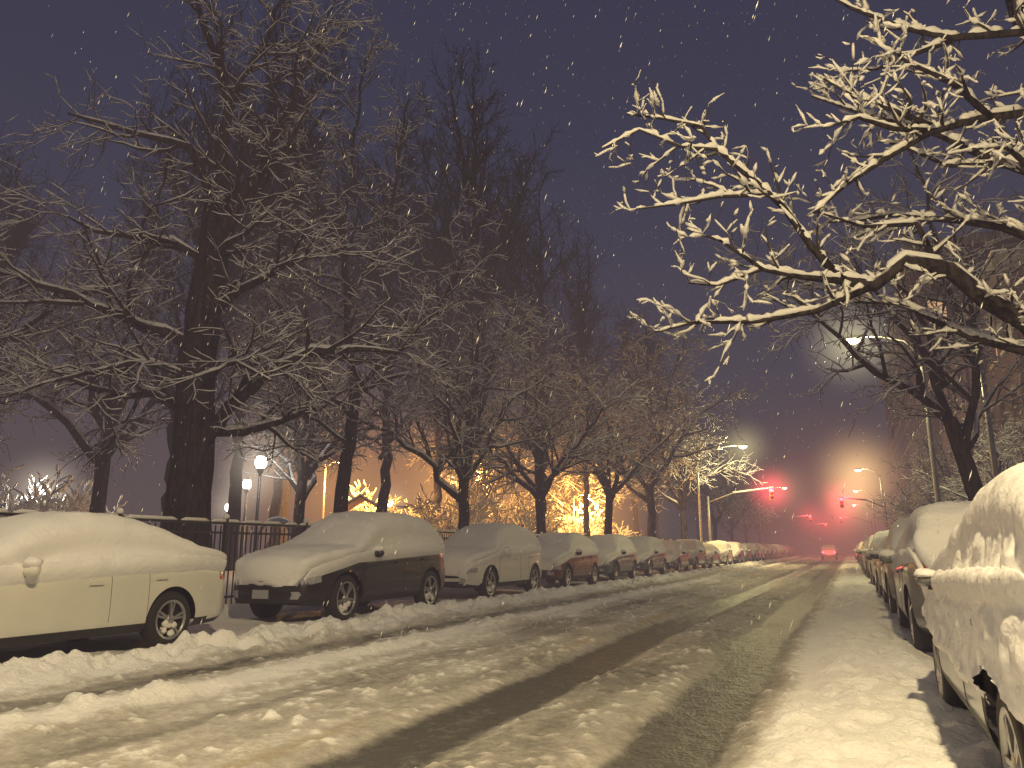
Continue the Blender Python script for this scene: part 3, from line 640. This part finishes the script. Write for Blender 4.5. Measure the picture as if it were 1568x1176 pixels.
# ------------------------------------------------------------------ traffic signals
def signal(x,y,side,reach,h,hz,W):
    mb=MB(); mb.tube([(0,0,0),(0,0,h*.5),(0,0,h-.4)],[.14,.11,.09],10,0)
    mb.tube([(0,0,h-.9),(side*.4*reach,0,h-.2),(side*reach,0,h+.1)],[.07,.055,.04],8,0)
    cx=side*reach
    mb.box((cx,0,h-.35),(.34,.22,1.0),1)
    for k,zz in enumerate((.32,0,-.32)):
        mb.blob((cx,-.12,h-.35+zz),(.13,.05,.13),2 if k==0 else 3,jit=0,k=14)
        mb.tube([(cx,-.10,h-.35+zz+.13),(cx,-.32,h-.35+zz+.11)],[.03,.02],6,1)
        mb.box((cx,-.2,h-.35+zz+.145),(.28,.2,.015),1)
    mb.box((cx,0,h+.18),(.3,.2,.06),4); mb.tube([(side*.4*reach,0,h-.13),(side*reach,0,h+.16)],[.05,.04],6,4)
    o=mb.obj('traffic_signal',[STEEL,pbr('signal_housing',(.25,.18,.02),.5),E_red,E_off,SNOWC],(x,y,0))
    point(o,(cx,-.5,h-.05),(1,.05,.08),W,.12); glow_ball(o,(cx,-.1,h-.05),hz[0],(1,.08,.10),hz[1])
signal(-10.3,63.6,1,5.0,5.9,(2.6,2.2),600)
signal(3.4,80,-1,3.7,6,(3.0,1.8),600)
signal(-10.3,118,1,5.5,5.9,(4,.8),900)
signal(3.4,128,-1,4.2,6,(5,.7),900)
signal(-10.3,160,1,6.5,6,(6,.5),1200)
h=glow_ball(None,(-1.5,92,2.0),18,(1,.26,.15),.07,2.0)
h.name='red_emissive_glow'  # emits by itself in place of snowfall reddened by the signals
dr=put(meH,'driving_car',(-2.2,97,.04),math.pi)
for sx in(-.6,.6):
    k=MB(); k.blob((0,0,0),(.14,.05,.1),0,jit=0); k.obj('brake_light',[E_red],(sx,4.35/2+.06,.85),0,dr)
point(dr,(0,2.8,.8),(1,.05,.05),120)
# ------------------------------------------------------------------ fence
f=MB(); x=-11.1
for yy in np.arange(-3,110,.14): f.box((x,yy,.95),(.02,.02,1.5),0)
for zz in (1.74,1.56,.35): f.box((x,53.5,zz),(.045,113,.04),0)
for yy in np.arange(-3,110,2.4):
    f.box((x,yy,.95),(.07,.07,1.75),0); f.blob((x,yy,1.87),(.06,.06,.06),1)
yy=-3.
while yy<110:
    l=random.uniform(.3,1.2); f.tube([(x,yy,1.775),(x,yy+.1,1.79),(x,yy+l-.1,1.79),(x,yy+l,1.775)],[.01,.035,.035,.01],6,1); yy+=l+random.uniform(0,.12)
f.obj('iron_fence',[IRON,SNOWC])
# ------------------------------------------------------------------ playground
pm=pbr('playground_steel',(.12,.14,.2),.4,metal=.3)
for k,(x,y) in enumerate([(-20,23.2),(-20.9,24.2),(-21.8,25.2),(-22.7,26.2)]):
    c=MB(); pts=[(-.7,0,0),(-.7,0,1.5)]+[(-.7*math.cos(a),0,1.5+.8*math.sin(a)) for a in np.linspace(.2,2.94,9)]+[(.7,0,1.5),(.7,0,0)]
    c.tube(pts,[.05]*len(pts),8,0); c.tube([(p[0],p[1],p[2]+.05) for p in pts[4:9]],[.04]*5,6,1); c.obj('climbing_hoop',[pm,SNOWC],(x,y,.1),.6)
c=MB()
for sx in(-1,1):
    for sy in(-1,1): c.tube([(sx,sy,0),(sx,sy,2.7)],[.06,.06],8,0)
c.box((0,0,1.3),(2.1,2.1,.1),0); c.box((-.55,0,3.05),(1.35,2.4,.06),2,ry=-.55); c.box((.55,0,3.05),(1.35,2.4,.06),2,ry=.55)
c.box((-.56,0,3.12),(1.35,2.4,.08),1,ry=-.55); c.box((.56,0,3.12),(1.35,2.4,.08),1,ry=.55)
c.box((1.9,0,.75),(2.2,.6,.06),0,ry=.6); c.box((1.9,0,.82),(2.2,.55,.06),1,ry=.6)
for zz in(1.7,2.1):
    c.box((-1,0,zz),(.05,2,.05),0); c.box((0,-1,zz),(2,.05,.05),0)
c.obj('playground_tower',[pm,SNOWC,pbr('play_roof_red',(.3,.06,.04),.5)],(-19.8,28.5,.1),.5)
SH=dict(dens=[5,6],len=[.7,.4],rl=[.012,.007],seg=[4,3,3],wig=.2,up=[.05,.05,.05],t0=.2,ang=(25,60),rmin=.005)
Rr=random.Random(3); gs=[]
for k in range(16):
    a=Rr.uniform(0,6.28); gs.append(dict(p=[(0,0,0),(.5*math.cos(a),.5*math.sin(a),.8),(1.1*math.cos(a)*Rr.uniform(.5,1),1.1*math.sin(a)*Rr.uniform(.5,1),Rr.uniform(1.1,1.9))],r=(.02,.008),t0=.2))
shr=build_tree(gs,SH,71,'shrub_mesh',srad=(.02,.8),sthr=.98,mats=[BARK,TWIG,SNOWC])
for i,(x,y) in enumerate([(-28.0,19.0),(-28.6,20.9),(-27.0,17.9),(-20,36),(-19,39),(-19,43),(-20,47),(-18.5,51),(-19,55),(-18,60),(-18,66),(-22,52),(-18,33),(-23,56),(-24,61),(-27,50),(-25,43),(-23,41),(-22,38),(-24.5,38)]):
    put(shr,'snowy_shrub',(x,y,.1),i*1.3,sc=1.75 if i<3 else Rr.uniform(1.3,2.4))
# ------------------------------------------------------------------ buildings
def brick_mat():
    m,nt,out=new_mat('dark_brick'); b=N(nt,'ShaderNodeBsdfPrincipled'); b.inputs['Roughness'].default_value=.9; nt.links.new(b.outputs[0],out.inputs[0])
    tc=N(nt,'ShaderNodeTexCoord'); sp=N(nt,'ShaderNodeSeparateXYZ'); nt.links.new(tc.outputs['Object'],sp.inputs[0])
    ad=N(nt,'ShaderNodeMath',operation='ADD'); nt.links.new(sp.outputs[0],ad.inputs[0]); nt.links.new(sp.outputs[1],ad.inputs[1])
    cb=N(nt,'ShaderNodeCombineXYZ'); nt.links.new(ad.outputs[0],cb.inputs[0]); nt.links.new(sp.outputs[2],cb.inputs[1])
    br=N(nt,'ShaderNodeTexBrick'); br.inputs['Scale'].default_value=4; br.inputs['Color1'].default_value=(.10,.034,.024,1); br.inputs['Color2'].default_value=(.07,.025,.02,1); br.inputs['Mortar'].default_value=(.12,.10,.09,1)
    nt.links.new(cb.outputs[0],br.inputs['Vector']); nt.links.new(br.outputs[0],b.inputs['Base Color']); return m
BR=brick_mat(); STONE=pbr('limestone_trim',(.22,.19,.16),.8,var=.15); WG=pbr('window_glass',(.03,.035,.045),.08); LIT=emis('lit_window',(1,.62,.3),.8)
def facade(mb,o,ud,width,h,fl=3.3,bay=2.6,rs=None):
    nb=int(width/bay); bw=width/nb; nf=int(h/fl); fh=h/nf; nd=Vector((ud[1],-ud[0],0)); U=Vector(ud); O=Vector(o)
    def quad(u0,u1,z0,z1,dd,mi):
        vs=[tuple(O+U*u+Vector((0,0,z))+nd*dd) for u,z in((u0,z0),(u1,z0),(u1,z1),(u0,z1))]; mb.add(vs,[(0,1,2,3)],mi,False)
    for i in range(nb):
        for k in range(nf):
            u0=i*bw;u1=u0+bw;z0=k*fh;z1=z0+fh; a=u0+bw*.28;b_=u1-bw*.28; c=z0+fh*.25; d=z1-fh*.18
            quad(u0,a,z0,z1,0,0);quad(b_,u1,z0,z1,0,0);quad(a,b_,z0,c,0,0);quad(a,b_,d,z1,0,0)
            quad(a,b_,c,d,-.18,3 if rs.random()<.04 else 2)
            for (p,q) in((a,a),(b_,b_)):
                vs=[tuple(O+U*p+Vector((0,0,z))+nd*dd) for dd,z in((0,c),(-.18,c),(-.18,d),(0,d))]; mb.add(vs,[(0,1,2,3)],0,False)
            cc=O+U*((a+b_)/2)+nd*.05
            ang=math.atan2(ud[1],ud[0])
            mb.box((cc.x,cc.y,c-.06),(b_-a+.2,.22,.12),1,rz=ang); mb.box((cc.x,cc.y,c+.03),(b_-a+.16,.2,.06),4,rz=ang); mb.box((cc.x-nd.x*.03,cc.y-nd.y*.03,d+.1),(b_-a+.2,.14,.2),1,rz=ang)
            c2=O+U*((a+b_)/2)-nd*.15; mb.box((c2.x,c2.y,(c+d)/2),(b_-a,.04,.07),1,rz=ang)
def building(x0,x1,y0,y1,h,seed):
    mb=MB(); rs=random.Random(seed)
    facade(mb,(x0,y1,0),(0,-1,0),y1-y0,h,rs=rs); facade(mb,(x0,y0,0),(1,0,0),x1-x0,h,rs=rs)
    mb.add([(x1,y0,0),(x1,y1,0),(x1,y1,h),(x1,y0,h),(x0,y1,0),(x0,y1,h)],[(0,1,2,3),(1,4,5,2)],0,False)
    mb.add([(x0,y0,h),(x1,y0,h),(x1,y1,h),(x0,y1,h)],[(0,1,2,3)],4,False)
    mb.box((x0-.1,(y0+y1)/2,h+.35),(.6,y1-y0+.8,.7),1); mb.box(((x0+x1)/2+.3,y0-.1,h+.35),(x1-x0,.6,.7),1)
    mb.box((x0-.1,(y0+y1)/2,h+.76),(.55,y1-y0+.7,.12),4)
    mb.obj('brick_apartment_building',[BR,STONE,WG,LIT,SNOWC])
building(6.8,22,35,62,12.5,1); building(6.6,24,66,122,25,2); building(7.5,22,140,190,18,3)
p=MB(); p.tube([(0,0,0),(0,0,4),(0,0,8.5)],[.1,.085,.07],10,0); p.box((0,-.1,2.6),(.45,.02,.6),1); p.box((0,-.1,7.6),(.9,.06,.08),0)
p.obj('utility_pole',[STEEL,pbr('parking_sign_face',(.6,.6,.58),.5)],(4.3,27,0))
# ------------------------------------------------------------------ falling snow
fs=MB(); R=random.Random(99)
for i in range(26000):
    y=R.uniform(5,50); x=R.uniform(-.95*y-4,.35*y+2); z=R.uniform(.3,26)
    s=R.uniform(.0025,.0065); l=R.uniform(.02,.10); sx=l*.18
    fs.add([(x-s,y,z),(x,y+s,z),(x+s,y,z),(x,y-s,z),(x+sx,y,z+l/2),(x-sx,y,z-l/2)],[(0,1,4),(1,2,4),(2,3,4),(3,0,4),(1,0,5),(2,1,5),(3,2,5),(0,3,5)],0)
fs.obj('falling_snow',[SNOWC])
# ------------------------------------------------------------------ snow-filled air: absorbs, and emits the scattered town light itself
m,nt,out=new_mat('self_glowing_air')
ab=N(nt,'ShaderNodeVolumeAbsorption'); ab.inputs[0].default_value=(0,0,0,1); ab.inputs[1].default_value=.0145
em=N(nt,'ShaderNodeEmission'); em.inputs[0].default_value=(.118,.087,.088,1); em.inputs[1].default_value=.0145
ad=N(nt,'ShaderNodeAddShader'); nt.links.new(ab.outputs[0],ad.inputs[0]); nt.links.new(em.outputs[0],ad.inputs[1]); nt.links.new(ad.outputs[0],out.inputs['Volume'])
a=MB(); a.box((0,0,0),(260,420,13),0); a.obj('self_glowing_air',[m],(-20,150,6.4))
# ------------------------------------------------------------------ sky
w=bpy.data.worlds.new('World'); scene.world=w; w.use_nodes=True; nt=w.node_tree; nt.nodes.clear()
out=N(nt,'ShaderNodeOutputWorld'); bg=N(nt,'ShaderNodeBackground'); nt.links.new(bg.outputs[0],out.inputs[0])
tc=N(nt,'ShaderNodeTexCoord'); sp=N(nt,'ShaderNodeSeparateXYZ'); nt.links.new(tc.outputs['Generated'],sp.inputs[0])
cr=N(nt,'ShaderNodeValToRGB'); e=cr.color_ramp.elements
e[0].position=0; e[0].color=(.105,.08,.085,1); e[1].position=1; e[1].color=(.021,.026,.058,1)
q=e.new(.22); q.color=(.052,.051,.088,1); q=e.new(.5); q.color=(.029,.035,.077,1)
nt.links.new(sp.outputs[2],cr.inputs[0])
nt.links.new(cr.outputs[0],bg.inputs[0])
# ------------------------------------------------------------------ camera
cam=bpy.data.cameras.new('camera'); co=bpy.data.objects.new('camera',cam); scene.collection.objects.link(co)
co.location=(0,0,1.25); co.rotation_euler=(math.radians(90+12.4),0,YAW); cam.lens=26.4; cam.sensor_width=36; cam.clip_end=2000; cam.clip_start=.05
scene.camera=co
scene.view_settings.view_transform='Standard'; scene.view_settings.look='None'; scene.view_settings.exposure=0
